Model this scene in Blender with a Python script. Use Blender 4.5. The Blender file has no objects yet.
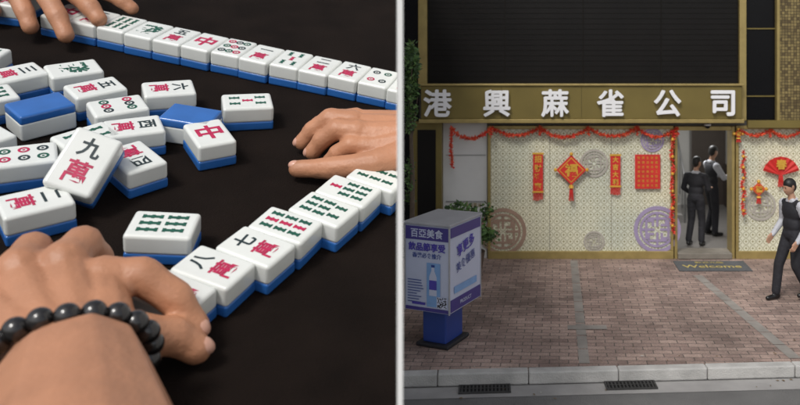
import bpy, bmesh, math, random
from mathutils import Vector, Matrix, noise
random.seed(7)
scene=bpy.context.scene
RAD=math.radians
# ------------------------------------------------------------------ materials
def mat(name,col,rough=.6,amt=.12,scale=8,metal=0,bump=0,bscale=None,coat=0,spec=.5,bdist=.02):
    m=bpy.data.materials.new(name); m.use_nodes=True; nt=m.node_tree; b=nt.nodes['Principled BSDF']
    tc=nt.nodes.new('ShaderNodeTexCoord'); n=nt.nodes.new('ShaderNodeTexNoise'); n.inputs['Scale'].default_value=scale; n.inputs['Detail'].default_value=5
    nt.links.new(tc.outputs['Object'],n.inputs['Vector'])
    mx=nt.nodes.new('ShaderNodeMix'); mx.data_type='RGBA'
    mx.inputs[6].default_value=(*[max(0,c*(1-amt*1.6)) for c in col],1); mx.inputs[7].default_value=(*[min(1,c*(1+amt*1.6)) for c in col],1)
    nt.links.new(n.outputs['Fac'],mx.inputs[0]); nt.links.new(mx.outputs[2],b.inputs['Base Color'])
    b.inputs['Roughness'].default_value=rough; b.inputs['Metallic'].default_value=metal
    b.inputs['Coat Weight'].default_value=coat; b.inputs['Specular IOR Level'].default_value=spec
    if bump:
        n2=nt.nodes.new('ShaderNodeTexNoise'); n2.inputs['Scale'].default_value=bscale or scale*4; n2.inputs['Detail'].default_value=4
        nt.links.new(tc.outputs['Object'],n2.inputs['Vector'])
        bp=nt.nodes.new('ShaderNodeBump'); bp.inputs['Strength'].default_value=bump; bp.inputs['Distance'].default_value=bdist
        nt.links.new(n2.outputs['Fac'],bp.inputs['Height']); nt.links.new(bp.outputs[0],b.inputs['Normal'])
    return m
# ------------------------------------------------------------------ mesh builder
_gc={}
def glyph(body,size,ext=0,off=0):
    k=(body,size,ext,off)
    if k in _gc: return _gc[k]
    cu=bpy.data.curves.new('g','FONT'); cu.body=body; cu.size=size; cu.extrude=ext; cu.offset=off; cu.resolution_u=3
    o=bpy.data.objects.new('g',cu); bpy.context.collection.objects.link(o)
    dg=bpy.context.evaluated_depsgraph_get(); me=bpy.data.meshes.new_from_object(o.evaluated_get(dg))
    vs=[v.co.copy() for v in me.vertices]; fs=[tuple(p.vertices) for p in me.polygons]
    if vs:
        cx=(min(v.x for v in vs)+max(v.x for v in vs))/2; cy=(min(v.y for v in vs)+max(v.y for v in vs))/2
        for v in vs: v.x-=cx; v.y-=cy
    bpy.data.objects.remove(o); bpy.data.curves.remove(cu); bpy.data.meshes.remove(me)
    _gc[k]=(vs,fs); return _gc[k]
I4=Matrix.Identity(4)
class MB:
    def __init__(s): s.v=[];s.f=[];s.m=[]
    def add(s,vs,fs,mi=0,M=I4):
        b=len(s.v); s.v+=[M@Vector(v) for v in vs]; s.f+=[tuple(i+b for i in f) for f in fs]; s.m+=[mi]*len(fs); return s
    def box(s,x0,x1,y0,y1,z0,z1,mi=0,M=I4):
        vs=[(x,y,z) for z in(z0,z1) for y in(y0,y1) for x in(x0,x1)]
        return s.add(vs,[(0,2,3,1),(4,5,7,6),(0,1,5,4),(2,6,7,3),(0,4,6,2),(1,3,7,5)],mi,M)
    def rbox(s,x0,x1,y0,y1,z0,z1,r,mi=0,M=I4,seg=2):
        bm=bmesh.new(); bmesh.ops.create_cube(bm,size=1)
        for v in bm.verts: v.co=Vector(((x0+x1)/2+v.co.x*(x1-x0),(y0+y1)/2+v.co.y*(y1-y0),(z0+z1)/2+v.co.z*(z1-z0)))
        bmesh.ops.bevel(bm,geom=bm.edges[:],offset=r,segments=seg,profile=.5,affect='EDGES')
        bm.verts.index_update(); s.add([v.co.copy() for v in bm.verts],[tuple(v.index for v in f.verts) for f in bm.faces],mi,M); bm.free(); return s
    def cyl(s,p0,p1,r0,r1,mi=0,n=12):
        p0=Vector(p0);p1=Vector(p1);d=(p1-p0).normalized(); a=d.orthogonal().normalized(); b=d.cross(a)
        vs=[p0+(a*math.cos(t)+b*math.sin(t))*r0 for t in [2*math.pi*i/n for i in range(n)]]+[p1+(a*math.cos(t)+b*math.sin(t))*r1 for t in [2*math.pi*i/n for i in range(n)]]
        fs=[(i,(i+1)%n,n+(i+1)%n,n+i) for i in range(n)]+[tuple(range(n))[::-1],tuple(range(n,2*n))]
        return s.add(vs,fs,mi)
    def text(s,body,size,M,mi=0,ext=0,off=0):
        vs,fs=glyph(body,size,ext,off); return s.add(vs,fs,mi,M)
    def btext(s,body,size,M,mi,ext,bold):
        for i,(dx,dy) in enumerate(((-1,0),(1,0),(0,1),(0,-1),(.7,.7),(-.7,-.7))):
            s.text(body,size,M@Matrix.Translation((dx*bold,dy*bold,i*.0006)),mi,ext,0)
    def ring(s,r0,r1,z0,z1,mi=0,M=I4,n=40):
        vs=[];fs=[]
        for i in range(n):
            t=2*math.pi*i/n; c,q=math.cos(t),math.sin(t)
            vs+=[(r0*c,r0*q,z0),(r1*c,r1*q,z0),(r1*c,r1*q,z1),(r0*c,r0*q,z1)]
        for i in range(n):
            a=4*i;b=4*((i+1)%n)
            fs+=[(a+2,b+2,b+3,a+3),(a+1,b+1,b+2,a+2),(a+3,b+3,b,a),(a,b,b+1,a+1)]
        return s.add(vs,fs,mi,M)
    def disc(s,r,z,mi=0,M=I4,n=20):
        return s.add([(r*math.cos(2*math.pi*i/n),r*math.sin(2*math.pi*i/n),z) for i in range(n)],[tuple(range(n))],mi,M)
    def sphere(s,c,r,mi=0,sub=2,sc=(1,1,1)):
        bm=bmesh.new(); bmesh.ops.create_icosphere(bm,subdivisions=sub,radius=r); bm.verts.index_update()
        s.add([Vector((v.co.x*sc[0],v.co.y*sc[1],v.co.z*sc[2]))+Vector(c) for v in bm.verts],[tuple(v.index for v in f.verts) for f in bm.faces],mi); bm.free(); return s
    def build(s,name,mats,parent=None,M=None,smooth=False,bevel=0,angle=None):
        me=bpy.data.meshes.new(name); me.from_pydata([tuple(v) for v in s.v],[],s.f)
        for m in mats: me.materials.append(m)
        me.polygons.foreach_set('material_index',s.m)
        if smooth: me.polygons.foreach_set('use_smooth',[True]*len(me.polygons))
        me.update()
        o=bpy.data.objects.new(name,me); bpy.context.collection.objects.link(o)
        if M is not None: o.matrix_world=M
        if parent: o.parent=parent
        if bevel:
            b=o.modifiers.new('b','BEVEL'); b.width=bevel; b.segments=2; b.limit_method='ANGLE'
        return o
def empty(name,loc=(0,0,0)):
    e=bpy.data.objects.new(name,None); bpy.context.collection.objects.link(e); e.location=loc; return e
# ------------------------------------------------------------------ organic bodies (union of tapered limbs, remeshed to one skin)
def organic(name,parts,mats,voxel,smooth=4,M=None,extra=None):
    """parts: ('c',p0,r0,p1,r1,mat) tapered limb ; ('e',centre,(rx,ry,rz),mat,yaw) ellipsoid"""
    mb=MB()
    for p in parts:
        bm=bmesh.new()
        if p[0]=='c':
            for c,r in((p[1],p[2]),(p[3],p[4])): bmesh.ops.create_icosphere(bm,subdivisions=2,radius=r,matrix=Matrix.Translation(c))
            res=bmesh.ops.convex_hull(bm,input=bm.verts[:])
            dele=list({v for v in res['geom_interior']+res['geom_unused'] if isinstance(v,bmesh.types.BMVert) and v.is_valid})
            bmesh.ops.delete(bm,geom=dele,context='VERTS')
        else:
            ra=p[2]; T=Matrix.Translation(p[1])@Matrix.Rotation(p[4] if len(p)>4 else 0,4,'Z')@Matrix.Diagonal((ra[0],ra[1],ra[2],1))
            bmesh.ops.create_icosphere(bm,subdivisions=3,radius=1,matrix=T)
        bm.verts.index_update()
        mb.add([v.co.copy() for v in bm.verts],[tuple(v.index for v in f.verts) for f in bm.faces]); bm.free()
    o=mb.build(name,[]); r=o.modifiers.new('r','REMESH'); r.mode='VOXEL'; r.voxel_size=voxel
    s=o.modifiers.new('s','SMOOTH'); s.factor=.5; s.iterations=smooth
    dg=bpy.context.evaluated_depsgraph_get(); me=bpy.data.meshes.new_from_object(o.evaluated_get(dg))
    old=o.data; o.modifiers.clear(); o.data=me; bpy.data.meshes.remove(old); me.name=name
    me.materials.clear()
    for m in mats: me.materials.append(m)
    pp=[]
    for p in parts:
        if p[0]=='c': pp.append((0,Vector(p[1]),p[2],Vector(p[3]),p[4],p[5]))
        else: pp.append((1,Vector(p[1]),p[2],Matrix.Rotation(-(p[4] if len(p)>4 else 0),3,'Z'),0,p[3]))
    if len({p[5] for p in pp})>1:
        idx=[]
        for f in me.polygons:
            c=f.center; best=1e9;bi=0
            for k,a,ra,b,rb,mi in pp:
                if k==0:
                    d=b-a; l2=d.length_squared; t=0 if l2==0 else max(0,min(1,(c-a).dot(d)/l2)); ds=(c-(a+d*t)).length-(ra+(rb-ra)*t)
                else:
                    q=b@(c-a); L=math.sqrt((q.x/ra[0])**2+(q.y/ra[1])**2+(q.z/ra[2])**2); ds=(L-1)*min(ra)
                if ds<best: best=ds;bi=mi
            idx.append(bi)
    else: idx=[pp[0][5]]*len(me.polygons)
    me.polygons.foreach_set('material_index',idx); me.polygons.foreach_set('use_smooth',[True]*len(idx)); me.update()
    if M is not None: o.matrix_world=M
    return o
def join(objs,name):
    bpy.ops.object.select_all(action='DESELECT')
    for o in objs: o.select_set(True)
    bpy.context.view_layer.objects.active=objs[0]; bpy.ops.object.join(); objs[0].name=name; return objs[0]

CAMH=3.48
# ================================================================== LEFT: mahjong table (oversized table top, sloping up away from the viewer)
SC=.85
R=Vector((.9203,.3911,0)).normalized(); V=Vector((-.3591,.845,.3961)).normalized(); N=R.cross(V)
O=Vector((0,0,CAMH))-N*6.5*SC
TM=Matrix(((R.x*SC,V.x*SC,N.x*SC,O.x),(R.y*SC,V.y*SC,N.y*SC,O.y),(R.z*SC,V.z*SC,N.z*SC,O.z),(0,0,0,1)))
felt=mat('felt_cloth',(.009,.0058,.0045),1,.5,1.0,bump=.7,bscale=40,spec=.12)
wood=mat('dark_wood',(.06,.03,.015),.4,.3,3)
poly=[(-6.5,5.5),(1.76,5.5),(4.81,20),(-8,20)]
mb=MB(); n=4
mb.add([(x,y,0) for x,y in poly]+[(x,y,-.16) for x,y in poly],[(0,1,2,3),(7,6,5,4)]+[(i,i+4,(i+1)%4+4,(i+1)%4) for i in range(4)],0)
table=empty('mahjong_table')
top=mb.build('table_top',[felt],table,TM)
for i,(u,v) in enumerate([(-6,6),(1.3,6),(4.0,19.4),(-7.4,19.4)]):
    p=TM@Vector((u,v,-.15)); mb=MB(); mb.cyl((p.x,p.y,-.12),p,.09,.11,0); mb.build('leg_%d'%(i+1),[wood],table,smooth=True)

white=mat('tile_white',(.71,.73,.70),.24,.06,2.2,coat=.3)
blue=mat('tile_blue',(.025,.13,.42),.3,.14,3,coat=.3)
inkb=mat('ink_dark',(.015,.03,.035),.5,.4,20); inkr=mat('ink_red',(.44,.015,.075),.5,.3,20); inkg=mat('ink_green',(.008,.085,.055),.5,.3,20)
TMATS=[white,blue,inkb,inkr,inkg]
TL,TW,TT=.76,.545,.41
def tile_mesh(kind,flip=False):
    mb=MB(); h=TT; cut=.14
    if flip: mb.rbox(-TL/2,TL/2,-TW/2,TW/2,h-cut-.01,h,.04,1,seg=3); mb.rbox(-TL/2,TL/2,-TW/2,TW/2,0,h-cut+.02,.04,0,seg=3)
    else: mb.rbox(-TL/2,TL/2,-TW/2,TW/2,0,cut+.02,.035,1,seg=3); mb.rbox(-TL/2,TL/2,-TW/2,TW/2,cut,h,.05,0,seg=4)
    z=h+.0035
    up=Matrix.Translation((0,0,z))@Matrix.Rotation(-math.pi/2,4,'Z')
    def cap(cx,cy,l,w,mi,a=0):
        M=Matrix.Translation((cx,cy,z))@Matrix.Rotation(a,4,'Z')
        pts=[]
        for k in range(8): t=-math.pi/2+math.pi*k/7; pts.append((l/2-w/2+w/2*math.cos(t),w/2*math.sin(t),0))
        for k in range(8): t=math.pi/2+math.pi*k/7; pts.append((-l/2+w/2+w/2*math.cos(t),w/2*math.sin(t),0))
        mb.add(pts,[tuple(range(16))],mi,M)
    if not flip:
        if kind[0]=='w':
            mb.text(kind[1],.25,Matrix.Translation((.17,0,0))@up,2,0,.006)
            mb.text('萬',.29,Matrix.Translation((-.14,0,0))@up,3,0,.007)
        elif kind[0]=='z': mb.text(kind[1],.42,up,{'r':3,'g':4,'b':2}[kind[2]],0,.012)
        elif kind[0]=='s':
            rows=kind[1]; nr=len(rows)
            for i,r in enumerate(rows):
                cx=(.5-(i+.5)/nr)*.58; l=.54/nr*.88
                for j in range(r):
                    cy=((j+.5)/r-.5)*.40 if r>1 else 0
                    c=3 if (r==1 or (len(kind)>2 and j==1)) else 4
                    mb.box(cx-l*.5,cx+l*.5,cy-.024,cy+.024,z-.002,z,c)
                    for q in(-1,0,1): mb.box(cx+q*l*.42-l*.08,cx+q*l*.42+l*.08,cy-.036,cy+.036,z-.001,z+.0015,c)
        elif kind[0]=='t':
            for i,r in enumerate(kind[1]):
                for j in range(r):
                    cx=(.5-(i+.5)/len(kind[1]))*.64; cy=((j+.5)/r-.5)*.42 if r>1 else 0
                    rr=.07; col=[4,2,3][(i+j)%3]
                    mb.ring(rr*.55,rr,z,z+.0005,col,Matrix.Translation((cx,cy,0)),16); mb.disc(rr*.25,z,col,Matrix.Translation((cx,cy,0)),10)
    return mb
def wallcut(o):
    """things that butt against the partition wall end flush with it"""
    me=o.data; M=o.matrix_world.copy(); bm=bmesh.new(); bm.from_mesh(me); bm.transform(M)
    nrm=Vector((1,.1775,0)).normalized()
    if max(v.co.dot(nrm) for v in bm.verts)>-.006:
        bmesh.ops.bisect_plane(bm,geom=bm.verts[:]+bm.edges[:]+bm.faces[:],plane_co=nrm*-.006,plane_no=nrm,clear_outer=True)
    bm.transform(M.inverted()); bm.to_mesh(me); bm.free()
def tile(u,v,ang,kind=('w','一'),flip=False,w=0,M=None,cut=False,tilt=0):
    mb=tile_mesh(kind,flip)
    L=M if M else Matrix.Translation((u,v,w+.002))@Matrix.Rotation(RAD(ang),4,'Z')@Matrix.Rotation(RAD(tilt),4,'Y')
    o=mb.build('mahjong_tile',TMATS,None,TM@L)
    me=o.data; me.polygons.foreach_set('use_smooth',[m in (0,1) for m in mb.m])
    o.modifiers.new('wn','WEIGHTED_NORMAL')
    if cut: wallcut(o)
    return o
# melded row
kinds=[('w','八'),('w','八'),('w','七'),('s',(3,3,3),1),('s',(3,3,2)),('s',(1,3,3)),('s',(2,2,2)),('s',(4,4))]
for i in range(8):
    s=[0,.02,-.03,.05,-.04,.04,.0,.03][i]
    u=-.28+i*.436; v=7.70+i*.342
    a=140+[0,1.5,-1,2.5,-1.5,1,-.5,.5][i]
    tile(u+math.cos(RAD(a))*s,v+math.sin(RAD(a))*s,a,kinds[i],cut=(i>=5))
# far row
fk=[('z','中','r'),('w','三'),('s',(3,3)),('z','發','g'),('w','五'),('z','中','r'),('t',(3,3,3)),('w','一'),('s',(2,1,2)),('w','二'),('w','六'),('t',(2,2)),('w','四')]
for i in range(13):
    d=(i-1)*.552; j=random.uniform(-.03,.03); u=-1.80+.8637*d+.5*j; v=15.83-.504*d+.86*j
    tile(u,v,60+random.uniform(-2,2),fk[i],cut=(i>=9))
for i in range(5):
    tile(-3.2-.5*i,16.75+.2*i,70+random.uniform(-5,5),fk[i+4])
# loose tiles (discard pool)
loose=[(-.41,8.96,-13,('s',(3,3)),0),(-1.84,9.68,21,('w','二'),0),(-2.16,12.27,31,('w','一'),1),(-.13,11.82,-24,('w','一'),1),
(.13,11.22,107,('z','中','r'),0),(.70,12.23,2,('s',(2,1,2)),0),(-.46,12.76,8,('w','六'),0),(-.88,11.50,12,('w','西'),0),(-1.14,12.18,19,('t',(3,3)),0),
(-1.50,12.83,27,('w','五'),0),(-1.88,13.55,21,('z','發','g'),0),(-2.65,13.40,32,('w','三'),0),(-2.13,10.80,10,('t',(2,2,2)),0),(-.82,10.62,-60,('w','四'),0),
(-2.9,12.6,26,('s',(3,3)),0),(-2.75,11.3,40,('w','九'),0),(-1.45,11.25,35,('s',(2,2)),0),(-3.3,14.2,-20,('s',(3,3,3)),0),(-3.2,11.9,5,('w','四'),0)]
for u,v,a,k,f in loose: tile(u,v,a,k,bool(f))
# leaning nine-wan tile, propped on its neighbours
q=Vector((0,math.cos(RAD(38)),math.sin(RAD(38)))); ux=Vector((1,0,0))
a=(ux*.42+q*.9).normalized(); b=(ux*-.9+q*.42).normalized(); nn=a.cross(b)
Lm=Matrix(((a.x,b.x,nn.x,-1.36),(a.y,b.y,nn.y,10.36),(a.z,b.z,nn.z,.32),(0,0,0,1)))@Matrix.Diagonal((1.1,1.1,1.1,1))
tile(0,0,0,('w','九'),M=Lm)

def skin_mat(name,col,sc):
    m=mat(name,col,.5,.2,1.6*sc,bump=.35,bscale=9*sc,bdist=.03); nt=m.node_tree; b=nt.nodes['Principled BSDF']
    vo=nt.nodes.new('ShaderNodeTexVoronoi'); vo.feature='DISTANCE_TO_EDGE'; vo.inputs['Scale'].default_value=16*sc
    tc=nt.nodes.new('ShaderNodeTexCoord'); nt.links.new(tc.outputs['Object'],vo.inputs['Vector'])
    bp=nt.nodes.new('ShaderNodeBump'); bp.inputs['Strength'].default_value=.22; bp.inputs['Distance'].default_value=.015
    old=b.inputs['Normal'].links[0].from_socket; nt.links.new(old,bp.inputs['Normal']); nt.links.new(vo.outputs['Distance'],bp.inputs['Height']); nt.links.new(bp.outputs[0],b.inputs['Normal'])
    return m
skin=skin_mat('skin',(.44,.205,.112),1)
nailm=mat('nail',(.56,.31,.23),.3,.05)
def V3(*a): return Vector(a)
def finger(j,r):
    """chain of joints -> tapered phalanges with slightly thicker knuckles"""
    out=[]
    for i in range(len(j)-1):
        a,b=V3(*j[i]),V3(*j[i+1]); m=(a+b)/2; rm=(r[i]+r[i+1])/2*.92
        out+=[('c',a,r[i],m,rm,0),('c',m,rm,b,r[i+1],0)]
    return out
def nail(j0,j1,r,obj_list):
    a,b=V3(*j0),V3(*j1); d=(b-a).normalized(); up=(V3(0,0,1)-d*d.z).normalized(); s=d.cross(up); mb=MB(); c=b+up*r*.52+d*r*.25
    M=Matrix(((d.x,s.x,up.x,c.x),(d.y,s.y,up.y,c.y),(d.z,s.z,up.z,c.z),(0,0,0,1)))
    bm=bmesh.new(); bmesh.ops.create_uvsphere(bm,u_segments=16,v_segments=10,radius=1); bm.verts.index_update()
    mb.add([Vector((v.co.x*r*.7,v.co.y*r*.58,v.co.z*r*.48)) for v in bm.verts],[tuple(v.index for v in f.verts) for f in bm.faces],1,M); bm.free()
    obj_list.append(mb.build('nail',[skin,nailm],None,TM,smooth=True))
# near hand (left hand, palm down, gripping the end of the melded row)
P=[]
P+=[('c',V3(-.80,4.3,1.0),.88,V3(-1.05,6.05,.84),.55,0),('c',V3(-.72,4.3,1.0),.88,V3(-.95,6.1,.84),.55,0),
    ('c',V3(-1.25,6.60,.70),.38,V3(-.90,6.55,.70),.38,0),('c',V3(-1.03,6.1,.80),.52,V3(-1.08,6.62,.70),.44,0)]
K=[(-.93,7.60,.70),(-1.28,7.78,.78),(-1.66,7.78,.75),(-1.98,7.60,.64)]
for kx,ky,kz in K: P.append(('c',V3(-1.08+(kx+1.4)*.5,6.70,.64),.34,V3(kx,ky,kz-.02),.235,0))
P+=finger([(-.93,7.60,.72),(-.55,7.56,.74),(-.24,7.40,.54),(-.05,7.24,.28)],[.245,.205,.19,.155])
P+=finger([(-1.28,7.78,.82),(-1.16,8.20,.74),(-1.06,8.36,.42),(-1.0,8.33,.2)],[.24,.21,.19,.16])
P+=finger([(-1.66,7.78,.79),(-1.62,8.22,.70),(-1.54,8.36,.40),(-1.48,8.30,.18)],[.24,.205,.185,.155])
P+=finger([(-1.98,7.60,.67),(-2.08,7.98,.58),(-2.02,8.1,.33),(-1.95,8.05,.15)],[.215,.18,.16,.14])
P+=finger([(-.88,6.68,.58),(-.55,6.93,.50),(-.26,7.03,.37),(-.04,6.99,.20)],[.32,.24,.205,.165])
hand=organic('mahjong_player_hand',P,[skin,nailm],.03,3,TM)
ns=[hand]; nail((-.24,7.40,.54),(-.05,7.24,.28),.155,ns); nail((-.26,7.03,.37),(-.04,6.99,.20),.165,ns); join(ns,'mahjong_player_hand')
# right-hand player's hand reaching in from the right
P=[('c',V3(3.9,10.2,.75),.50,V3(3.1,10.45,.62),.42,0)]
for kx,ky,kz in((2.25,11.25,.50),(2.16,10.98,.58),(2.18,10.70,.58),(2.3,10.45,.46)):
    P.append(('c',V3(3.15,10.5+(ky-10.8)*.5,.56),.33,V3(kx,ky,kz),.185,0))
P+=finger([(2.25,11.25,.52),(1.95,11.42,.46),(1.74,11.47,.34),(1.58,11.46,.22)],[.20,.165,.15,.125])
P+=finger([(2.16,10.98,.62),(1.84,11.13,.62),(1.60,11.18,.40),(1.45,11.18,.20)],[.20,.17,.155,.13])
P+=finger([(2.18,10.70,.60),(1.90,10.82,.60),(1.69,10.86,.40),(1.57,10.87,.20)],[.20,.17,.15,.13])
P+=finger([(2.3,10.45,.48),(2.06,10.50,.50),(1.88,10.56,.34),(1.78,10.60,.18)],[.18,.15,.135,.115])
P+=finger([(3.0,10.15,.5),(2.35,10.06,.42),(1.75,10.24,.28),(1.30,10.42,.19)],[.30,.215,.175,.13])
h2=organic('mahjong_player_hand',P,[skin,nailm],.024,2,TM); wallcut(h2)
ns=[h2]; nail((1.60,11.18,.40),(1.45,11.18,.20),.13,ns); nail((1.69,10.86,.40),(1.57,10.87,.20),.13,ns); nail((1.75,10.24,.28),(1.30,10.42,.19),.13,ns); join(ns,'mahjong_player_hand.001')
# far player's hand
P=[('c',V3(-3.3,19.0,1.2),.5,V3(-2.9,17.9,.9),.42,0)]
for i,(kx,ky) in enumerate(((-3.2,16.7),(-2.85,16.6),(-2.45,16.6),(-2.1,16.75))):
    P.append(('c',V3(-2.85+(kx+2.6)*.4,17.8,.9),.34,V3(kx,ky,.8),.22,0))
P+=finger([(-3.2,16.7,.8),(-3.1,16.2,.75),(-2.9,15.8,.5),(-2.8,15.6,.3)],[.22,.19,.17,.15])
P+=finger([(-2.85,16.6,.85),(-2.6,16.0,.8),(-2.35,15.5,.55),(-2.2,15.2,.3)],[.23,.2,.18,.15])
P+=finger([(-2.45,16.6,.8),(-2.1,16.1,.75),(-1.85,15.7,.65),(-1.7,15.5,.5)],[.23,.2,.18,.15])
P+=finger([(-2.1,16.75,.7),(-1.6,16.4,.7),(-1.35,16.2,.6),(-1.2,16.1,.5)],[.2,.17,.155,.13])
P+=finger([(-3.1,17.6,.8),(-3.6,17.0,.6),(-3.6,16.6,.4),(-3.5,16.3,.3)],[.3,.22,.19,.15])
organic('mahjong_player_hand',P,[skin],.035,3,TM)
# bead bracelet
beadm=mat('black_bead',(.010,.009,.009),.18,.2,5,coat=.5)
mb=MB(); ctr=V3(-1.07,6.50,.72); ax=V3(.08,-1,0).normalized(); s1=V3(0,0,1); s2=ax.cross(s1)
nb=20
for i in range(nb):
    t=2*math.pi*i/nb; p=ctr+s2*math.cos(t)*.66+s1*math.sin(t)*.49+ax*random.uniform(-.03,.03)
    mb.sphere(p,.112,0,3)
mb.build('bead_bracelet',[beadm],None,TM,smooth=True)

# ================================================================== divider between the two places: thin white partition wall
plaster=mat('white_plaster',(.82,.82,.80),.8,.03,4)
nrm=Vector((1,.175,0)).normalized()
mb=MB(); ya=5.2; yb=30
a=Vector((-.175*ya,ya,0)); b=Vector((-.175*yb,yb,0)); hw=.0185
vs=[]
for z in(-.13,5.6):
    vs+=[a-nrm*hw+V3(0,0,z),a+nrm*hw+V3(0,0,z),b+nrm*hw+V3(0,0,z),b-nrm*hw+V3(0,0,z)]
mb.add(vs,[(3,2,1,0),(4,5,6,7),(0,1,5,4),(1,2,6,5),(2,3,7,6),(3,0,4,7)])
mb.build('partition_wall',[plaster])

# ================================================================== RIGHT: street
FY=13.65
def X(px,dep=FY): return (px-540)/800*dep
def Z(py,dep=FY): return CAMH-(py-54)/800*dep
asphalt=mat('asphalt',(.14,.137,.133),.9,.22,2.2,bump=.6,bscale=90)
mb=MB(); mb.add([(-300,-300,-.13),(300,-300,-.13),(300,300,-.13),(-300,300,-.13)],[(0,1,2,3)]); mb.build('road',[asphalt])
def brick_mat():
    m=bpy.data.materials.new('paving_bricks'); m.use_nodes=True; nt=m.node_tree; b=nt.nodes['Principled BSDF']; L=nt.links
    tc=nt.nodes.new('ShaderNodeTexCoord'); br=nt.nodes.new('ShaderNodeTexBrick')
    mp=nt.nodes.new('ShaderNodeMapping'); mp.inputs['Rotation'].default_value=(0,0,RAD(1.5))
    L.new(tc.outputs['Object'],mp.inputs['Vector'])
    nw=nt.nodes.new('ShaderNodeTexNoise'); nw.inputs['Scale'].default_value=2.5; L.new(mp.outputs[0],nw.inputs['Vector'])
    va=nt.nodes.new('ShaderNodeVectorMath'); va.operation='MULTIPLY_ADD'; va.inputs[1].default_value=(.04,.04,0); L.new(nw.outputs['Color'],va.inputs[0]); L.new(mp.outputs[0],va.inputs[2]); L.new(va.outputs[0],br.inputs['Vector'])
    br.inputs['Scale'].default_value=1; br.inputs['Brick Width'].default_value=.22; br.inputs['Row Height'].default_value=.11; br.inputs['Mortar Size'].default_value=.006
    br.inputs['Color1'].default_value=(.43,.315,.265,1); br.inputs['Color2'].default_value=(.29,.205,.175,1); br.inputs['Mortar'].default_value=(.14,.115,.10,1); br.inputs['Bias'].default_value=0
    n=nt.nodes.new('ShaderNodeTexNoise'); n.inputs['Scale'].default_value=.75; n.inputs['Detail'].default_value=9; n.inputs['Roughness'].default_value=.75
    L.new(tc.outputs['Object'],n.inputs['Vector'])
    cr=nt.nodes.new('ShaderNodeValToRGB'); cr.color_ramp.elements[0].position=.37; cr.color_ramp.elements[0].color=(.55,.55,.55,1); cr.color_ramp.elements[1].position=.60; cr.color_ramp.elements[1].color=(1.08,1.08,1.08,1)
    L.new(n.outputs['Fac'],cr.inputs[0])
    mx=nt.nodes.new('ShaderNodeMix'); mx.data_type='RGBA'; mx.blend_type='MULTIPLY'; mx.inputs[0].default_value=1
    L.new(br.outputs['Color'],mx.inputs[6]); L.new(cr.outputs[0],mx.inputs[7])
    vo=nt.nodes.new('ShaderNodeTexVoronoi'); vo.inputs['Scale'].default_value=2.3; L.new(tc.outputs['Object'],vo.inputs['Vector'])
    c2=nt.nodes.new('ShaderNodeValToRGB'); c2.color_ramp.elements[0].position=.05; c2.color_ramp.elements[0].color=(.5,.5,.5,1); c2.color_ramp.elements[1].position=.10; c2.color_ramp.elements[1].color=(1,1,1,1); L.new(vo.outputs['Distance'],c2.inputs[0])
    mx1=nt.nodes.new('ShaderNodeMix'); mx1.data_type='RGBA'; mx1.blend_type='MULTIPLY'; mx1.inputs[0].default_value=.8; L.new(mx.outputs[2],mx1.inputs[6]); L.new(c2.outputs[0],mx1.inputs[7])
    # scattered darker replacement bricks
    wn=nt.nodes.new('ShaderNodeTexBrick'); L.new(va.outputs[0],wn.inputs['Vector']); wn.inputs['Scale'].default_value=1; wn.inputs['Brick Width'].default_value=.44; wn.inputs['Row Height'].default_value=.11; wn.inputs['Mortar Size'].default_value=0
    wn.inputs['Color1'].default_value=(1,1,1,1); wn.inputs['Color2'].default_value=(.55,.52,.52,1); wn.inputs['Bias'].default_value=-.55
    mx3=nt.nodes.new('ShaderNodeMix'); mx3.data_type='RGBA'; mx3.blend_type='MULTIPLY'; mx3.inputs[0].default_value=.8; L.new(mx1.outputs[2],mx3.inputs[6]); L.new(wn.outputs['Color'],mx3.inputs[7])
    n3=nt.nodes.new('ShaderNodeTexNoise'); n3.inputs['Scale'].default_value=45; L.new(tc.outputs['Object'],n3.inputs['Vector'])
    mx2=nt.nodes.new('ShaderNodeMix'); mx2.data_type='RGBA'; mx2.blend_type='OVERLAY'; mx2.inputs[0].default_value=.5
    L.new(mx3.outputs[2],mx2.inputs[6]); L.new(n3.outputs['Fac'],mx2.inputs[7]); L.new(mx2.outputs[2],b.inputs['Base Color'])
    b.inputs['Roughness'].default_value=.85
    bp=nt.nodes.new('ShaderNodeBump'); bp.inputs['Strength'].default_value=.6; bp.inputs['Distance'].default_value=.01; bp.invert=True
    L.new(br.outputs['Fac'],bp.inputs['Height']); L.new(bp.outputs[0],b.inputs['Normal'])
    return m
def kerby(x): return 8.74+.062*x      # front line of the kerb
paving=brick_mat()
mb=MB(); xs=(-40,40); kd=.15
vs=[(xs[0],kerby(xs[0])+kd,0),(xs[1],kerby(xs[1])+kd,0),(xs[1],60,0),(xs[0],60,0)]
mb.add(vs+[(x,y,-.13) for x,y,z in vs],[(0,1,2,3)]+[(i,i+4,(i+1)%4+4,(i+1)%4) for i in range(4)])
mb.build('pavement',[paving])
stone=mat('kerb_granite',(.44,.43,.41),.85,.3,4,bump=.4,bscale=60)
mb=MB(); x=-12
while x<14:
    M=Matrix.Translation((x,kerby(x),0))@Matrix.Rotation(math.atan(.062),4,'Z')
    mb.rbox(0,.985,random.uniform(0,.006),kd-.004,-.13,.004+random.uniform(0,.006),.014,0,M); x+=.99
mb.build('kerb',[stone])
strip=mat('concrete_strip',(.27,.25,.225),.9,.35,3,bump=.3)
mb=MB()
def slabs(x0,y0,x1,y1,w,n):
    for i in range(n):
        t0=i/n; t1=(i+1)/n-.006
        A=(x0+(x1-x0)*t0,y0+(y1-y0)*t0); B=(x0+(x1-x0)*t1,y0+(y1-y0)*t1)
        mb.add([(A[0]-w,A[1],.004),(A[0]+w,A[1],.004),(B[0]+w,B[1],.004),(B[0]-w,B[1],.004)],[(0,1,2,3)])
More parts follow.
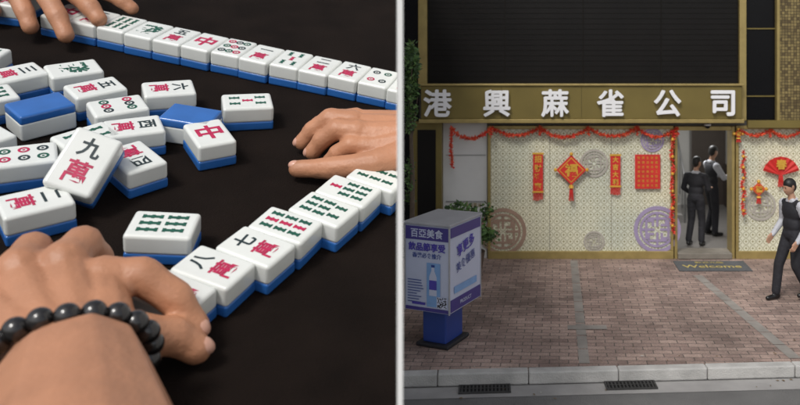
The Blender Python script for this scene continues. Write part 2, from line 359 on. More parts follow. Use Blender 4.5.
slabs(.50,9.0,X(573.5),13.5,.06,10); slabs(2.92,9.15,X(685),12.6,.07,8)
mb.add([(.35,10.1,.008),(.85,10.1,.008),(.85,10.25,.008),(.35,10.25,.008)],[(0,1,2,3)])
mb.build('drain_channel_cover',[strip])
gut=mat('gutter_concrete',(.30,.29,.28),.9,.2,3,bump=.3)
mb=MB(); mb.add([(-12,kerby(-12)-.02,-.126),(14,kerby(14)-.02,-.126),(14,kerby(14)-.30,-.126),(-12,kerby(-12)-.30,-.126)],[(3,2,1,0)]); mb.build('gutter',[gut])
iron=mat('cast_iron',(.035,.034,.033),.6,.3,20); hole=mat('drain_hole',(.004,.004,.004),.9)
for gx in(-.60,.98):
    M=Matrix.Translation((gx,kerby(gx)-.02,-.122))@Matrix.Rotation(math.atan(.062),4,'Z'); mb=MB()
    mb.box(-.26,.26,-.17,-.0,-.003,.0,1,M)
    mb.box(-.28,.28,-.19,-.17,-.003,.014,0,M); mb.box(-.28,.28,0,.016,-.003,.014,0,M); mb.box(-.28,-.26,-.17,0,-.003,.014,0,M); mb.box(.26,.28,-.17,0,-.003,.014,0,M)
    for i in range(13): mb.box(-.25+i*.04,-.232+i*.04,-.17,0,0.001,.012,0,M)
    mb.box(-.26,.26,-.09,-.075,.012,.0135,0,M)
    mb.build('drain_grate',[iron,hole])

# ---------------------------------------------------------------- building
gold=mat('olive_gold_panel',(.19,.145,.04),.42,.16,1.8,metal=.25)
goldb=mat('brass_trim',(.38,.29,.11),.38,.18,8,metal=.4)
dark=mat('dark_cladding',(.006,.005,.0045),.3,.3,2,spec=.25)
darkg=mat('dark_glass',(.005,.005,.006),.2,.1,2,spec=.2)
rend=mat('grey_render',(.25,.24,.22),.85,.12,2,bump=.2)
whitew=mat('white_marble',(.68,.68,.66),.35,.14,1.6)
def mosaic():
    m=mat('gold_mosaic',(.22,.16,.06),.45,.3,40,metal=.2); nt=m.node_tree; b=nt.nodes['Principled BSDF']
    br=nt.nodes.new('ShaderNodeTexBrick'); tc=nt.nodes.new('ShaderNodeTexCoord'); mp=nt.nodes.new('ShaderNodeMapping'); mp.inputs['Rotation'].default_value=(RAD(90),0,0)
    nt.links.new(tc.outputs['Object'],mp.inputs[0]); nt.links.new(mp.outputs[0],br.inputs[0]); br.offset=0
    br.inputs['Scale'].default_value=1; br.inputs['Brick Width'].default_value=.05; br.inputs['Row Height'].default_value=.05; br.inputs['Mortar Size'].default_value=.004
    br.inputs['Color1'].default_value=(.30,.23,.09,1); br.inputs['Color2'].default_value=(.10,.07,.03,1); br.inputs['Mortar'].default_value=(.03,.02,.01,1)
    nt.links.new(br.outputs['Color'],b.inputs['Base Color']); return m
mos=mosaic()
def lattice():
    m=bpy.data.materials.new('lattice_panel'); m.use_nodes=True; nt=m.node_tree; b=nt.nodes['Principled BSDF']; L=nt.links
    tc=nt.nodes.new('ShaderNodeTexCoord'); sp=nt.nodes.new('ShaderNodeSeparateXYZ'); L.new(tc.outputs['Object'],sp.inputs[0])
    def mth(op,a,bv=None):
        n=nt.nodes.new('ShaderNodeMath'); n.operation=op
        for i,q in enumerate((a,bv)):
            if q is None: continue
            if isinstance(q,(int,float)): n.inputs[i].default_value=q
            else: L.new(q,n.inputs[i])
        return n.outputs[0]
    p=1/.115
    fx=mth('SUBTRACT',mth('FRACT',mth('MULTIPLY',sp.outputs[0],p)),.5); fz=mth('SUBTRACT',mth('FRACT',mth('MULTIPLY',sp.outputs[2],p)),.5)
    r=mth('SQRT',mth('ADD',mth('MULTIPLY',fx,fx),mth('MULTIPLY',fz,fz)))
    ring=mth('LESS_THAN',mth('ABSOLUTE',mth('SUBTRACT',r,.42)),.045)
    dot=mth('LESS_THAN',r,.15)
    mk=mth('MAXIMUM',ring,dot)
    mx=nt.nodes.new('ShaderNodeMix'); mx.data_type='RGBA'; mx.inputs[6].default_value=(.80,.78,.64,1); mx.inputs[7].default_value=(.38,.35,.20,1)
    L.new(mk,mx.inputs[0])
    n=nt.nodes.new('ShaderNodeTexNoise'); n.inputs['Scale'].default_value=.7; n.inputs['Detail'].default_value=3; L.new(tc.outputs['Object'],n.inputs[0])
    cr=nt.nodes.new('ShaderNodeValToRGB'); cr.color_ramp.elements[0].position=.35; cr.color_ramp.elements[0].color=(.74,.79,.82,1); cr.color_ramp.elements[1].position=.65; cr.color_ramp.elements[1].color=(1,.98,.92,1); L.new(n.outputs['Fac'],cr.inputs[0])
    m2=nt.nodes.new('ShaderNodeMix'); m2.data_type='RGBA'; m2.blend_type='MULTIPLY'; m2.inputs[0].default_value=1; L.new(mx.outputs[2],m2.inputs[6]); L.new(cr.outputs[0],m2.inputs[7])
    L.new(m2.outputs[2],b.inputs['Base Color']); b.inputs['Roughness'].default_value=.28; return m
latt=lattice()
bld=empty('mahjong_parlour_building',(0,0,0))
xl,xr=-2.36,8.0; TOP=9.0
XD0,XD1=X(674),X(734)
mb=MB()
mb.box(xl,XD0,FY+.06,FY+.30,0,2.5,0); mb.box(XD1,xr,FY+.06,FY+.30,0,2.5,0); mb.box(XD0+.001,XD1-.001,FY+.06,FY+.30,2.252,2.5,0)
mb.box(xl,xr,FY+.06,FY+.30,2.5,TOP,0)
mb.box(xl,xl+.25,FY+.30,24,0,TOP,0); mb.box(xr-.25,xr,FY+.30,24,0,TOP,0); mb.box(xl,xr,24,24.2,0,TOP,0); mb.box(xl,xr,FY+.06,24.2,TOP,TOP+.2,0)
mb.build('walls',[rend],bld)
inw=mat('hall_wall',(.55,.54,.51),.6,.08,2); fl=mat('hall_floor',(.18,.17,.16),.3,.1,4); dado=mat('hall_dark_panel',(.07,.055,.045),.4)
mb=MB(); a0,a1=XD0-.35,XD1+.9; y0,y1=FY+.31,18.2
mb.box(a0-.05,a0,y0,y1,0,2.7,0); mb.box(a1,a1+.05,y0,y1,0,2.7,0); mb.box(a0,a1,y1,y1+.05,0,2.7,0); mb.box(a0,a1,y0,y1,2.6,2.7,0); mb.box(a0,a1,y0,y1,.01,.06,1)
mb.box(a0+1.5,a1-.003,y1-.06,y1-.003,.06,2.1,2); mb.box(a0+1.46,a0+1.497,y1-.08,y1-.003,.06,2.15,1)
mb.box(a1-.06,a1-.003,y0+.3,y1-.1,.06,1.0,2)
mb.build('entrance_hall',[inw,fl,dado],bld)
mb=MB()
for i in range(9): mb.box(a0+.02,a0+.95,16.2+i*.2,16.42+i*.2,.06,.22+i*.17,0)
mb.build('stairs',[mat('stair_stone',(.25,.24,.23),.6)],bld)
mb=MB(); mb.cyl((a0+1.0,16.2,.95),(a0+1.0,17.9,2.3),.022,.022,0); mb.cyl((a0+1.0,16.2,.06),(a0+1.0,16.2,.95),.02,.02,0)
for i in range(5): mb.cyl((a0+1.0,16.5+i*.3,.3+i*.24),(a0+1.0,16.5+i*.3,1.17+i*.24),.01,.01,0,6)
mb.build('handrail',[mat('steel_rail',(.3,.3,.3),.3,.1,5,metal=.8)],bld)
slat=mat('slat',(.012,.0105,.009),.6,spec=.1)
mb=MB(); mb.box(X(428),X(738),FY-.02,FY+.05,2.9,6.2,0)
z=3.0
while z<6.2: mb.box(X(429),X(737),FY-.028,FY-.021,z,z+.008,1); z+=.09
for px in (505,583,661): mb.box(X(px)-.008,X(px)+.008,FY-.032,FY-.022,2.9,6.2,1)
mb.build('dark_glass_screen',[dark,slat],bld)
mb=MB(); mb.box(X(419),X(428)-.004,FY-.10,FY+.05,2.9,6.2,0); mb.box(X(738)+.004,X(745),FY-.10,FY+.05,2.35,6.2,0); mb.box(X(775),X(775)+.05,FY-.12,FY+.05,2.35,6.2,0)
mb.build('brass_mullions',[goldb],bld,bevel=.006)
mb=MB(); mb.box(X(745)+.003,X(775)-.003,FY-.0,FY+.05,2.36,6.2,0); mb.build('upper_window',[darkg],bld)
mb=MB()
for z in(2.75,3.9): mb.box(X(745)+.003,X(775)-.003,FY-.02,FY-.003,z,z+.02)
mb.build('window_bars',[gold],bld)
mb=MB(); mb.box(X(775)+.053,X(815),FY-.09,FY+.05,2.36,6.2,0); mb.build('mosaic_pier',[mos],bld)
mb=MB(); mb.box(xl,X(419)-.003,FY-.02,FY+.05,2.36,6.2,0); mb.build('side_glazing',[darkg],bld)
mb=MB(); mb.box(X(745),xr,FY-.20,FY-.0-.12,2.24,2.36,0); mb.box(X(820),xr,FY-.05,FY+.05,2.4,6.2,0); mb.build('right_canopy',[gold],bld)
for wx in (5.4,6.6):
    mb=MB(); mb.box(wx,wx+.8,FY-.07,FY-.053,.9,2.0,0); mb.build('shop_window',[darkg],bld)
mb=MB(); mb.box(xl,X(412),FY-.02,FY+.05,0,2.35,0); mb.build('left_glazing',[darkg],bld)
mb=MB(); mb.box(X(412)+.003,X(443),FY-.16,FY+.05,0,2.34,0); mb.build('olive_pillar',[gold],bld,bevel=.01)
mb=MB(); mb.box(X(419),X(437),FY-.175,FY-.162,.15,2.2,0); mb.build('pillar_inlay',[dark],bld)
mb=MB(); mb.box(X(443)+.003,X(487),FY+.0,FY+.05,0,2.34,0); mb.build('marble_wall',[whitew],bld)
mb=MB(); mb.box(X(446),X(486),FY-.012,FY-.002,.95,.975,0);mb.box(X(446),X(486),FY-.012,FY-.002,1.75,1.762,0);mb.build('marble_joints',[mat('joint_grey',(.3,.3,.29),.6)],bld)
mb=MB(); mb.text('港興蔴雀',.075,Matrix.Translation((X(473),FY-.006,Z(205)))@Matrix.Rotation(RAD(90),4,'X'),0,.003); mb.text('NO.12',.05,Matrix.Translation((X(473),FY-.006,Z(210)))@Matrix.Rotation(RAD(90),4,'X'),0,.003); mb.build('wall_lettering',[goldb],bld)
def panel(x0,x1,nm):
    mb=MB(); mb.box(x0+.05,x1-.05,FY-.03,FY+.05,.13,2.20,0); mb.build(nm+'_lattice',[latt],bld)
    mb=MB(); y=FY-.07
    mb.box(x0,x1,y,FY+.05,0,.13,0); mb.box(x0,x1,y,FY+.05,2.203,2.26,0); mb.box(x0,x0+.048,y,FY+.05,.132,2.2,0); mb.box(x1-.048,x1,y,FY+.05,.132,2.2,0)
    mb.build(nm+'_frame',[goldb],bld,bevel=.006)
    mb=MB(); n=int((x1-x0)/1.05)
    for i in range(1,n): xx=x0+(x1-x0)*i/n; mb.box(xx-.005,xx+.005,FY-.0335,FY-.0305,.132,2.2,0)
    mb.build(nm+'_joints',[mat('joint_grey',(.30,.28,.22),.6)],bld)
panel(X(488),X(673),'screen_panel'); panel(X(735),X(822),'side_panel')
def medal(cx,cz,r,m):
    M=Matrix.Translation((cx,FY-.036,cz))@Matrix.Rotation(RAD(90),4,'X'); mb=MB()
    mb.ring(r*.84,r,0,.008,0,M); mb.ring(r*.66,r*.76,0,.008,0,M)
    w=r*.10
    for a in range(4):
        A=M@Matrix.Rotation(a*math.pi/2,4,'Z')
        mb.box(-w/2,w/2,r*.12,r*.65,0,.006,0,A); mb.box(-r*.42,r*.42,r*.42,r*.42+w,0,.007,0,A); mb.box(r*.42-w,r*.42,r*.14,r*.415,0,.0065,0,A); mb.box(r*.14,r*.42-w-.001,r*.14,r*.14+w,0,.0065,0,A)
    mb.build('medallion',[m],bld)
tan=mat('medallion_tan',(.38,.25,.18),.5); pur=mat('medallion_purple',(.33,.27,.42),.5); gy=mat('medallion_grey',(.42,.39,.34),.5)
medal(X(503),Z(231),.40,tan); medal(X(594),Z(163),.24,gy); medal(X(594),Z(241),.18,gy); medal(X(652),Z(140),.20,pur); medal(X(657),Z(229),.40,pur); medal(X(760),Z(205),.26,gy)
mb=MB(); mb.box(XD0-.0,XD0+.05,FY-.06,FY+.30,.0,2.25,0); mb.box(XD1-.05,XD1,FY-.06,FY+.30,0,2.25,0); mb.box(XD0+.052,XD1-.052,FY-.06,FY+.30,2.18,2.25,0); mb.build('door_frame',[goldb],bld,bevel=.005)
mb=MB(); mb.box(XD0+.052,XD1-.052,FY-.10,FY+.30,.005,.10,0); mb.build('door_step',[mat('step_stone',(.20,.18,.15),.7,.2,8)],bld,bevel=.01)
glass=bpy.data.materials.new('door_glass'); glass.use_nodes=True; gb=glass.node_tree.nodes['Principled BSDF']; gb.inputs['Base Color'].default_value=(.8,.85,.85,1); gb.inputs['Roughness'].default_value=.05; gb.inputs['Alpha'].default_value=.25
mb=MB(); mb.box(XD0+.06,XD0+.07,FY+.36,FY+1.15,.12,2.15,0); mb.build('open_door_leaf',[glass],bld)
mb=MB(); mb.box(XD0+.055,XD0+.075,FY+1.152,FY+1.2,.12,2.15,0); mb.box(XD0+.055,XD0+.075,FY+.31,FY+.358,.12,2.15,0); mb.build('door_leaf_frame',[goldb],bld)
# small dome camera under the fascia
mb=MB(); mb.cyl((X(706),FY-.13,Z(123.2)),(X(706),FY-.13,Z(125)),.06,.06,0,20); mb.sphere((X(706),FY-.13,Z(125.2)),.048,1,2)
mb.build('dome_camera',[mat('cam_white',(.6,.6,.6),.4),darkg],None,smooth=True)
# fascia sign
sg=empty('shop_sign')
FYs=FY-.25
mb=MB(); mb.box(X(421,FYs),X(742,FYs),FYs,FY+.055,Z(119,FYs),Z(86,FYs),0); mb.build('sign_board',[gold],sg,bevel=.008)
mb=MB()
for i in range(1,4):
    xx=X(421,FYs)+(X(742,FYs)-X(421,FYs))*i/4; mb.box(xx-.002,xx+.002,FYs-.002,FYs-.0005,Z(118.5,FYs),Z(86.5,FYs),0)
mb.build('sign_panel_joints',[dark],sg)
mb=MB(); mb.box(X(419,FYs),X(744,FYs),FYs-.03,FY-.0,Z(123,FYs),Z(119,FYs)-.003,0); mb.box(X(419,FYs),X(744,FYs),FYs-.03,FY-.0,Z(86,FYs)+.003,Z(84,FYs),0); mb.build('sign_trim',[goldb],sg,bevel=.006)
lw=mat('sign_letter_white',(.85,.85,.86),.35,.03,4)
for px,ch in((438,'港'),(497,'興'),(555,'蔴'),(610,'雀'),(667,'公'),(722,'司')):
    mb=MB(); M=Matrix.Translation((X(px,FYs),FYs-.05,Z(103,FYs)))@Matrix.Rotation(RAD(90),4,'X')
    mb.btext(ch,.475,M,0,.022,.012); mb.build('letter',[lw],sg)

# ---------------------------------------------------------------- decorations
red=mat('red_paper',(.60,.025,.02),.55,.15,8); yel=mat('gold_foil',(.75,.42,.06),.35,.1,10,metal=.3); org=mat('tinsel_orange',(.70,.10,.04),.35,.3,20)
def FM(px,py,off): return Matrix.Translation((X(px),FY-off,Z(py)))@Matrix.Rotation(RAD(90),4,'X')
def leafrope(mb,pts,r,n,mi=0):
    for a,b in zip(pts,pts[1:]):
        a=Vector(a);b=Vector(b); k=max(1,int((b-a).length*n))
        for i in range(k):
            c=a.lerp(b,random.random()); d=Vector((random.gauss(0,1),random.gauss(0,1)*.7,random.gauss(0,1))).normalized()*r*random.uniform(.6,1.1)
            s=d.orthogonal().normalized()*r*.28
            mb.add([c-s,c+s,c+d+s*.3,c+d-s*.3],[(0,1,2,3)],random.choice((mi,mi,mi+1)))
mb=MB()
def swag(x0,x1,py0,sag,y):
    pts=[]
    for i in range(13):
        t=i/12; pts.append((X(x0)+(X(x1)-X(x0))*t,y,Z(py0)-sag*4*t*(1-t)))
    leafrope(mb,pts,.055,260)
    leafrope(mb,[pts[-1],(pts[-1][0],y,pts[-1][2]-.14)],.045,200)
yg=FY-.13
for a,b in((492,540),(540,588),(588,636),(636,676)): swag(a,b,127,random.uniform(.12,.17),yg)
swag(738,768,129,.10,yg); swag(768,800,129,.12,yg); swag(800,830,129,.10,yg)
swag(452,492,127,.18,FY-.2)
leafrope(mb,[(X(453),FY-.2,Z(126)),(X(452),FY-.2,Z(148)),(X(454),FY-.2,Z(166))],.05,260)
mb.build('tinsel_garland',[org,red])
for px,pt,pb in((671,130,232),(741,150,214)):
    mb=MB(); pts=[]
    for i in range(20): pts.append((X(px)+.02*math.sin(i*1.1),FY-.15,Z(pt+(pb-pt)*i/19)))
    leafrope(mb,pts,.05,240)
    for i in range(6): mb.sphere((X(px),FY-.16,Z(pt+(pb-pt)*(i+.5)/6)),.032,2,1)
    mb.build('firecracker_string',[red,org,yel])
def banner(px,py,w,h,chars,nm,tass=True):
    mb=MB(); M=FM(px,py,.075); mb.box(-w/2,w/2,-h/2,h/2,0,.008,0,M)
    if tass:
        mb.box(-w/2-.01,w/2+.01,h/2,h/2+.03,-.002,.015,1,M); mb.box(-w/2-.01,w/2+.01,-h/2-.03,-h/2,-.002,.015,1,M)
        for i in range(9): x=-w/2+w*(i+.5)/9; mb.box(x-.006,x+.006,-h/2-.14-random.random()*.03,-h/2-.03,0,.006,0,M)
    s=h/len(chars)*.8
    for i,c in enumerate(chars): mb.text(c,min(s,w*.85),M@Matrix.Translation((0,h/2-h*(i+.5)/len(chars),.011)),1,0,.004)
    mb.build(nm,[red,yel])
banner(538,172,.17,.62,'招財進寶','couplet_banner'); banner(615,170,.17,.50,'大吉大利','couplet_banner')
mb=MB(); M=FM(647,171,.075); mb.box(-.215,.215,-.29,.29,0,.006,0,M)
rnd='恭賀新春開工大吉財源廣進生意興隆'
for c in range(5):
    for r in range(7): mb.text(random.choice(rnd),.05,M@Matrix.Translation((-.15+c*.075,.235-r*.078,.009)),1,0,0)
mb.build('new_year_poster',[red,yel])
def fu(px,py,s,nm):
    mb=MB(); M=FM(px,py,.10); D=M@Matrix.Rotation(RAD(45),4,'Z')
    mb.box(-s/2,s/2,-s/2,s/2,0,.02,0,D); mb.box(-s*.42,s*.42,-s*.42,s*.42,.02,.023,1,D); mb.box(-s*.38,s*.38,-s*.38,s*.38,.023,.026,0,D)
    mb.text('福',s*.62,M@Matrix.Translation((0,0,.03)),1,0,.008)
    for sx,sy in((-1,0),(1,0),(0,1)): mb.sphere(M@V3(sx*s*.74,sy*s*.74,.01),.035,1,1)
    mb.cyl(M@V3(0,-s*.7,.01),M@V3(0,-s*.85,.01),.035,.045,1)
    for i in range(14): a=i/14*6.28; mb.cyl(M@V3(.02*math.cos(a),-s*.85,.01+.02*math.sin(a)),M@V3(.04*math.cos(a),-s*1.45,.01+.03*math.sin(a)),.008,.004,0,5)
    mb.build(nm,[red,yel])
fu(571,169,.36,'fu_ornament')
def fan(px,py,r,nm,ch='春'):
    mb=MB(); M=FM(px,py,.10); n=17; vs=[(0,-r*.35,0.01)]
    for i in range(n):
        t=RAD(15+150*i/(n-1)); vs.append((r*math.cos(t),-r*.35+r*math.sin(t),.01+(.02 if i%2 else 0)))
    mb.add(vs,[(0,i+1,i+2) for i in range(n-1)],0,M); mb.text(ch,r*.55,M@Matrix.Translation((0,r*.25,.04)),1,0,.006)
    for i in range(8): mb.cyl(M@V3(-.03+i*.008,-r*.35,.01),M@V3(-.05+i*.014,-r*.95,.01),.007,.005,0,5)
    mb.build(nm,[red,yel])
fan(779,168,.32,'fan_ornament')
fu(757,188,.17,'fu_ornament'); fu(737,133,.10,'fu_ornament'); fan(790,212,.22,'fan_ornament','吉')
# doormat
mm=mat('mat_grey',(.10,.105,.11),.95,.2,30,bump=.5,bscale=200); my=mat('mat_yellow',(.5,.4,.12),.9)
mb=MB(); mb.rbox(X(676,13.1),X(748,13.1),12.80,13.40,.003,.018,.006,0); M=Matrix.Translation((X(711,13.1),13.04,.0215)); mb.text('Welcome',.24,M,1,0,.003)
mb.text('歡迎光臨',.12,Matrix.Translation((X(711,13.1),13.28,.0215)),1,0,.0)
mb.build('doormat',[mm,my])

# ---------------------------------------------------------------- advertising kiosk
kp=mat('kiosk_purple',(.06,.045,.24),.35,.1,3); kw=mat('kiosk_white',(.58,.62,.76),.35,.08,2); kb=mat('kiosk_blue',(.025,.06,.28),.4,.1,4); kg=mat('kiosk_lid',(.40,.40,.42),.5,.12,4); kt=mat('kiosk_text',(.08,.06,.40),.5); kbk=mat('kiosk_black',(.02,.02,.025),.6); kl=mat('kiosk_light_blue',(.22,.40,.70),.4)
kio=empty('advertising_kiosk')
KM=Matrix.Translation((-1.046,9.25,0))@Matrix.Rotation(RAD(-23),4,'Z')
W_,D_=.60,.78; z0,z1=.46,1.47
mb=MB(); mb.rbox(-W_,0,0,D_,z0,z1,.012,0,KM); mb.build('cabinet',[kw],kio)
mb=MB(); mb.rbox(-W_-.02,.02,-.02,D_+.02,z1+.002,z1+.035,.010,0,KM); mb.build('lid',[kg],kio)
mb=MB(); mb.box(-W_+.012,-.012,-.008,-.002,z1-.17,z1-.015,0,KM); mb.box(-W_+.012,-.012,-.008,-.002,z0+.012,z0+.05,0,KM); mb.box(.002,.008,.02,D_-.02,z0+.02,z0+.16,0,KM); mb.box(.002,.008,.02,D_-.02,z1-.13,z1-.015,0,KM); mb.build('purple_bands',[kp],kio)
mb=MB()
for (x,y) in((-W_-.006,-.006),(-.010,-.010),(-.010,D_-.006)): mb.box(x,x+.016,y,y+.016,z0-.004,z1+.001,0,KM)
mb.build('corner_trim',[kg],kio)
FR=KM@Matrix.Rotation(RAD(90),4,'X'); mb=MB()
mb.text('百亞美食',.11,FR@Matrix.Translation((-.30,z1-.09,.010)),1,0,.002)
mb.btext('飲品節享受',.10,FR@Matrix.Translation((-.30,z1-.25,.010)),0,.0005,.003)
mb.text('香港必食推介',.065,FR@Matrix.Translation((-.30,z1-.35,.010)),2,0,.001)
for i in range(9): mb.box(-.56,-.56+random.uniform(.12,.22),z0+.36-i*.032,z0+.369-i*.032,.008,.009,2,FR)
mb.box(-.30,-.12,z0+.07,z0+.58,.008,.0095,4,FR)
# bottle print: body, shoulder, neck, cap, label
mb.add([(-.265,z0+.20,.0115),(-.165,z0+.20,.0115),(-.165,z0+.42,.0115),(-.195,z0+.49,.0115),(-.195,z0+.53,.0115),(-.235,z0+.53,.0115),(-.235,z0+.49,.0115),(-.265,z0+.42,.0115)],[tuple(range(8))],1,FR)
mb.box(-.238,-.192,z0+.532,z0+.56,.010,.0115,2,FR); mb.box(-.265,-.165,z0+.27,z0+.38,.0118,.0123,0,FR)
mb.box(-.165,-.025,z0+.06,z0+.195,.0118,.0121,1,FR)
for i in range(11):
    for j in range(11):
        if random.random()<.5 or (i in(0,10) and j in (0,10)): mb.box(-.155+i*.011,-.144+i*.011,z0+.07+j*.011,z0+.081+j*.011,.0123,.0128,3,FR)
mb.box(-.50,-.32,z0+.08,z0+.11,.008,.0095,0,FR)
SR=KM@Matrix.Rotation(RAD(90),4,'Z')@Matrix.Rotation(RAD(90),4,'X')
mb.btext('享更多',.15,SR@Matrix.Translation((.38,z1-.27,.010))@Matrix.Rotation(RAD(12),4,'Z'),0,.0005,.003); mb.text('美食優惠',.12,SR@Matrix.Translation((.38,z1-.46,.010))@Matrix.Rotation(RAD(12),4,'Z'),2,0,.001)
mb.text('PRODUCT',.06,SR@Matrix.Translation((.38,z0+.09,.010)),1,0,.001)
mb.box(.10,.66,z0+.22,z0+.30,.008,.009,4,SR)
mb.build('poster_print',[kt,kw,kb,kbk,kl],kio)
mb=MB(); mb.rbox(-W_+.14,-.14,.16,D_-.2,.04,z0-.002,.02,0,KM); mb.rbox(-W_+.08,-.08,.10,D_-.14,.003,.05,.015,1,KM); mb.build('pedestal',[kb,kbk],kio)

# ---------------------------------------------------------------- vegetation
leafm=mat('leaf_green',(.10,.19,.05),.6,.5,6); leafd=mat('leaf_dark',(.045,.09,.03),.6,.4,6); bark=mat('bark',(.12,.09,.065),.9,.3,12,bump=.6)
def foliage(mb,c,rad,n,s,mi):
    for i in range(n):
        d=Vector((random.gauss(0,1),random.gauss(0,1),random.gauss(0,1))).normalized()*random.random()**.5
        p=Vector(c)+Vector((d.x*rad[0],d.y*rad[1],d.z*rad[2]))
        if p.x<-.175*p.y+.09: continue
        a=Vector((random.gauss(0,1),random.gauss(0,1),random.gauss(0,.6))).normalized()*s*random.uniform(.6,1.3); b=a.orthogonal().normalized()*s*.3
        b.rotate(Matrix.Rotation(random.random()*6,3,a.normalized()))
        mb.add([p,p+a*.5+b,p+a,p+a*.5-b],[(0,1,2,3)],mi+(random.random()<.4))
mb=MB(); px0=-1.82; py0=11.3
mb.cyl((px0,py0,0),(px0+.02,py0,1.7),.04,.033,0); mb.cyl((px0+.02,py0,1.7),(px0-.03,py0+.05,2.9),.033,.018,0)
for a,b in(((px0,py0,2.2),(px0+.08,py0+.1,2.9)),((px0,py0,2.5),(px0-.02,py0+.3,3.2)),((px0-.02,py0,2.7),(px0+.05,py0-.2,3.4))): mb.cyl(a,b,.014,.006,0,6)
for i in range(34):
    yy=py0+random.uniform(-.3,.6); foliage(mb,(-.162*yy+random.uniform(-.03,.04),yy,random.uniform(2.55,3.70)),(.09,.15,.10),60,.07,1)
for i in range(14):
    yy=py0+random.uniform(-.2,.3); foliage(mb,(-.163*yy+random.uniform(-.02,.02),yy,random.uniform(1.3,2.6)),(.06,.1,.1),34,.06,1)
mb.build('street_tree',[bark,leafm,leafd])
mb=MB(); sx,sy=-1.12,12.4
mb.cyl((sx,sy,.003),(sx,sy,.42),.20,.27,0,20)
for i in range(8): mb.cyl((sx,sy,.4),(sx+random.uniform(-.3,.3),sy+random.uniform(-.2,.2),1.0),.012,.006,3,6)
for i in range(34): foliage(mb,(sx+random.uniform(-.45,.36),sy+random.uniform(-.25,.25),random.uniform(.55,1.08)),(.15,.13,.12),60,.08,1)
mb.build('potted_shrub',[mat('planter',(.10,.07,.05),.7),leafm,leafd,bark])
# fallen leaves and scraps along the kerb and shop front
mb=MB()
for i in range(60):
    x=random.uniform(-1.2,4); y=random.choice((kerby(x)+.2+abs(random.gauss(0,.25)),13.5-abs(random.gauss(0,.3)),random.uniform(9.2,13.2),kerby(x)-random.uniform(.05,.4)))
    zz=.008 if y>kerby(x)+.15 else -.118; s=random.uniform(.012,.03); t=random.random()*6.3; c,q=math.cos(t)*s,math.sin(t)*s
    mb.add([(x-c,y-q,zz),(x+q*.4,y-c*.4,zz+.004),(x+c,y+q,zz+.002),(x-q*.4,y+c*.4,zz+.006)],[(0,1,2,3)],random.choice((0,0,1)))
mb.build('fallen_leaves',[mat('dry_leaf',(.16,.10,.04),.8),mat('paper_scrap',(.5,.48,.44),.8)])

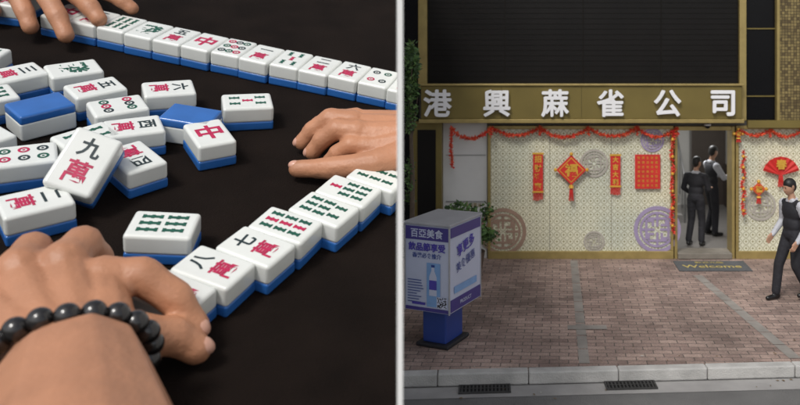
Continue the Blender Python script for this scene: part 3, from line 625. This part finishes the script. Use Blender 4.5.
# ---------------------------------------------------------------- people
shirt=mat('white_shirt',(.50,.51,.55),.8,.1,8,bump=.5,bscale=11,bdist=.04); vest=mat('black_vest',(.016,.016,.021),.75,.3,8,bump=.4,bscale=11); trou=mat('black_trousers',(.018,.018,.023),.85,.3,6,bump=.6,bscale=10,bdist=.04); suit=mat('dark_suit_sleeve',(.016,.016,.021),.8,.3,6,bump=.4,bscale=12)
skin2=mat('face_skin',(.46,.26,.17),.55,.08,8); hair=mat('black_hair',(.010,.009,.008),.5,.3,60); shoe=mat('black_shoe',(.01,.01,.01),.3)
def limb(a,ra,b,rb,m): return ('c',Vector(a),ra,Vector(b),rb,m)
def man(name,loc,yaw,legs,arms,head_turn=0,nod=0,h=1.0,sleeve=0):
    """faces -Y. legs: [(knee,ankle)] x2 ; arms: [(elbow,wrist)] x2 ; mats 0 shirt 1 vest 2 trousers 3 skin 4 hair 5 shoe"""
    P=[]
    P+=[('e',V3(0,.01,.95),(.165,.115,.13),2),('e',V3(0,0,1.08),(.155,.105,.15),1),('e',V3(0,.01,1.27),(.178,.112,.17),1),limb((-.13,.01,1.375),.065,(.13,.01,1.375),.065,1)]
    for s,(kn,an) in zip((-1,1),legs):
        hp=(s*.085,.01,.90); P+=[limb(hp,.098,kn,.075,2),limb(kn,.073,(an[0],an[1],an[2]+.04),.064,2)]
        P+=[limb((an[0],an[1]+.03,an[2]-.03),.042,(an[0],an[1]-.15,an[2]-.045),.036,5)]
    hands=[]
    for s,(el,wr) in zip((-1,1),arms):
        sh=(s*.178,.01,1.365); P+=[limb(sh,.070,el,.056,sleeve),limb(el,.056,wr,.038,sleeve)]
        hands.append((Vector(el),Vector(wr)))
    P+=[limb((0,.01,1.38),.062,(0,-.005,1.50),.052,3),limb((-.05,-.02,1.425),.035,(.05,-.02,1.425),.035,0),limb((-.045,.045,1.44),.03,(.045,.045,1.44),.03,0)]
    T=Matrix.Translation((0,0,1.50))@Matrix.Rotation(head_turn,4,'Z')@Matrix.Rotation(nod,4,'X')
    def q(x,y,z): return T@Vector((x,y,z))
    P+=[('e',q(0,-.005,.125),(.073,.090,.108),3,head_turn),limb(q(0,-.045,.055),.042,q(0,-.035,.09),.055,3),limb(q(0,-.088,.135),.010,q(0,-.106,.105),.014,3),
        limb(q(0,-.083,.068),.018,q(0,-.084,.066),.018,3),limb(q(-.074,.012,.115),.014,q(-.076,.010,.14),.016,3),limb(q(.074,.012,.115),.014,q(.076,.010,.14),.016,3),
        ('e',q(0,.018,.165),(.083,.097,.088),4,head_turn),('e',q(0,.040,.115),(.074,.067,.080),4,head_turn)]
    body=organic(name,P,[shirt,vest,trou,skin2,hair,shoe,suit],.0125,3)
    objs=[body]
    for s,(el,wr) in zip((-1,1),hands):
        d=(wr-el).normalized(); sd=Vector((0,1,0)); sd=(sd-d*sd.dot(d)).normalized(); up=d.cross(sd); Q=[]
        for i in range(4):
            o=(i-1.5)*.021; kn=wr+d*.085+sd*o
            Q.append(limb(wr+sd*o*.5,.022,kn,.013,3)); L=[.062,.074,.068,.052][i]
            j1=kn+d*L*.55+up*.006*s; j2=j1+(d*.8+up*.6*s*-1)*L*.5
            Q+= [limb(kn,.0115,j1,.010,3),limb(j1,.010,j2,.0085,3)]
        th=wr+d*.03-sd*.035; Q+=[limb(wr+d*.015-sd*.01,.019,th,.015,3),limb(th,.014,th+d*.045-sd*.012,.010,3)]
        hd=organic('h',Q,[skin2],.005,2)
        hd.data.materials.clear()
        for m in [shirt,vest,trou,skin2,hair,shoe,suit]: hd.data.materials.append(m)
        hd.data.polygons.foreach_set('material_index',[3]*len(hd.data.polygons)); objs.append(hd)
    mb=MB()
    for sx in(-.03,.03): mb.cyl(q(sx-.015,-.087,.155),q(sx+.015,-.089,.157),.004,.004,4,6)
    mb.cyl(q(-.022,-.089,.078),q(.022,-.089,.078),.004,.004,3,6)
    for sx in(-.03,.03): mb.sphere(q(sx,-.0855,.137),.006,4,1)
    objs.append(mb.build('f',[shirt,vest,trou,skin2,hair,shoe,suit]))
    b=join(objs,name); b.matrix_world=Matrix.Translation(loc)@Matrix.Rotation(yaw,4,'Z')@Matrix.Scale(h,4); return b
man('man_in_black_vest',(3.57,11.35,.0),RAD(-65),[((-.10,-.15,.50),(-.10,-.20,.08)),((.09,.0,.50),(.10,.20,.12))],[((-.25,.06,1.10),(-.24,-.14,.90)),((.24,.08,1.10),(.22,-.10,.87))],RAD(-5),RAD(18),.985)
man('man_in_black_vest',(X(696,14.3),14.3,.06),RAD(150),[((-.10,-.06,.5),(-.11,.0,.08)),((.10,-.02,.5),(.13,.06,.08))],[((-.25,-.02,1.12),(-.20,-.24,1.10)),((.25,.02,1.12),(.22,-.20,1.0))],RAD(-25),RAD(12),.91,sleeve=6)
man('man_in_black_vest',(X(713,15.0),15.1,.06),RAD(110),[((-.10,-.02,.5),(-.11,.0,.08)),((.10,-.08,.5),(.12,.02,.08))],[((-.24,-.12,1.14),(-.16,-.36,1.18)),((.24,-.10,1.14),(.18,-.34,1.12))],RAD(10),RAD(18),.97,sleeve=0)

# ---------------------------------------------------------------- light, sky, camera
w=bpy.data.worlds.new('World'); scene.world=w; w.use_nodes=True; nt=w.node_tree; bg=nt.nodes['Background']
sky=nt.nodes.new('ShaderNodeTexSky'); sky.sky_type='NISHITA'; sky.sun_disc=False
EL,AZ=RAD(50),RAD(205)
sky.sun_elevation=EL; sky.sun_rotation=AZ; sky.air_density=1; sky.dust_density=3; sky.ozone_density=1
hs=nt.nodes.new('ShaderNodeHueSaturation'); hs.inputs['Saturation'].default_value=.35
nt.links.new(sky.outputs[0],hs.inputs['Color']); nt.links.new(hs.outputs[0],bg.inputs['Color']); bg.inputs['Strength'].default_value=.14
sl=bpy.data.lights.new('sun','SUN'); sl.energy=1.7; sl.angle=RAD(12); sl.color=(1,.97,.92); so=bpy.data.objects.new('sun',sl); bpy.context.collection.objects.link(so)
dirv=Vector((math.sin(AZ)*math.cos(EL),math.cos(AZ)*math.cos(EL),math.sin(EL)))
so.rotation_euler=dirv.to_track_quat('Z','Y').to_euler()
al=bpy.data.lights.new('hall_lamp','AREA'); al.energy=50; al.size=.8; ao=bpy.data.objects.new('hall_lamp',al); bpy.context.collection.objects.link(ao); ao.location=(2.9,15.6,2.55)
cam=bpy.data.cameras.new('camera'); co=bpy.data.objects.new('camera',cam); bpy.context.collection.objects.link(co); co.location=(0,0,CAMH); co.rotation_euler=(RAD(90),0,0)
cam.lens=36; cam.sensor_width=36; cam.shift_x=-140/800; cam.shift_y=-148.5/800; cam.clip_end=1000
cam.dof.use_dof=True; cam.dof.focus_distance=10.2; cam.dof.aperture_fstop=.62
scene.camera=co
scene.view_settings.view_transform='Standard'; scene.view_settings.look='None'; scene.view_settings.exposure=0
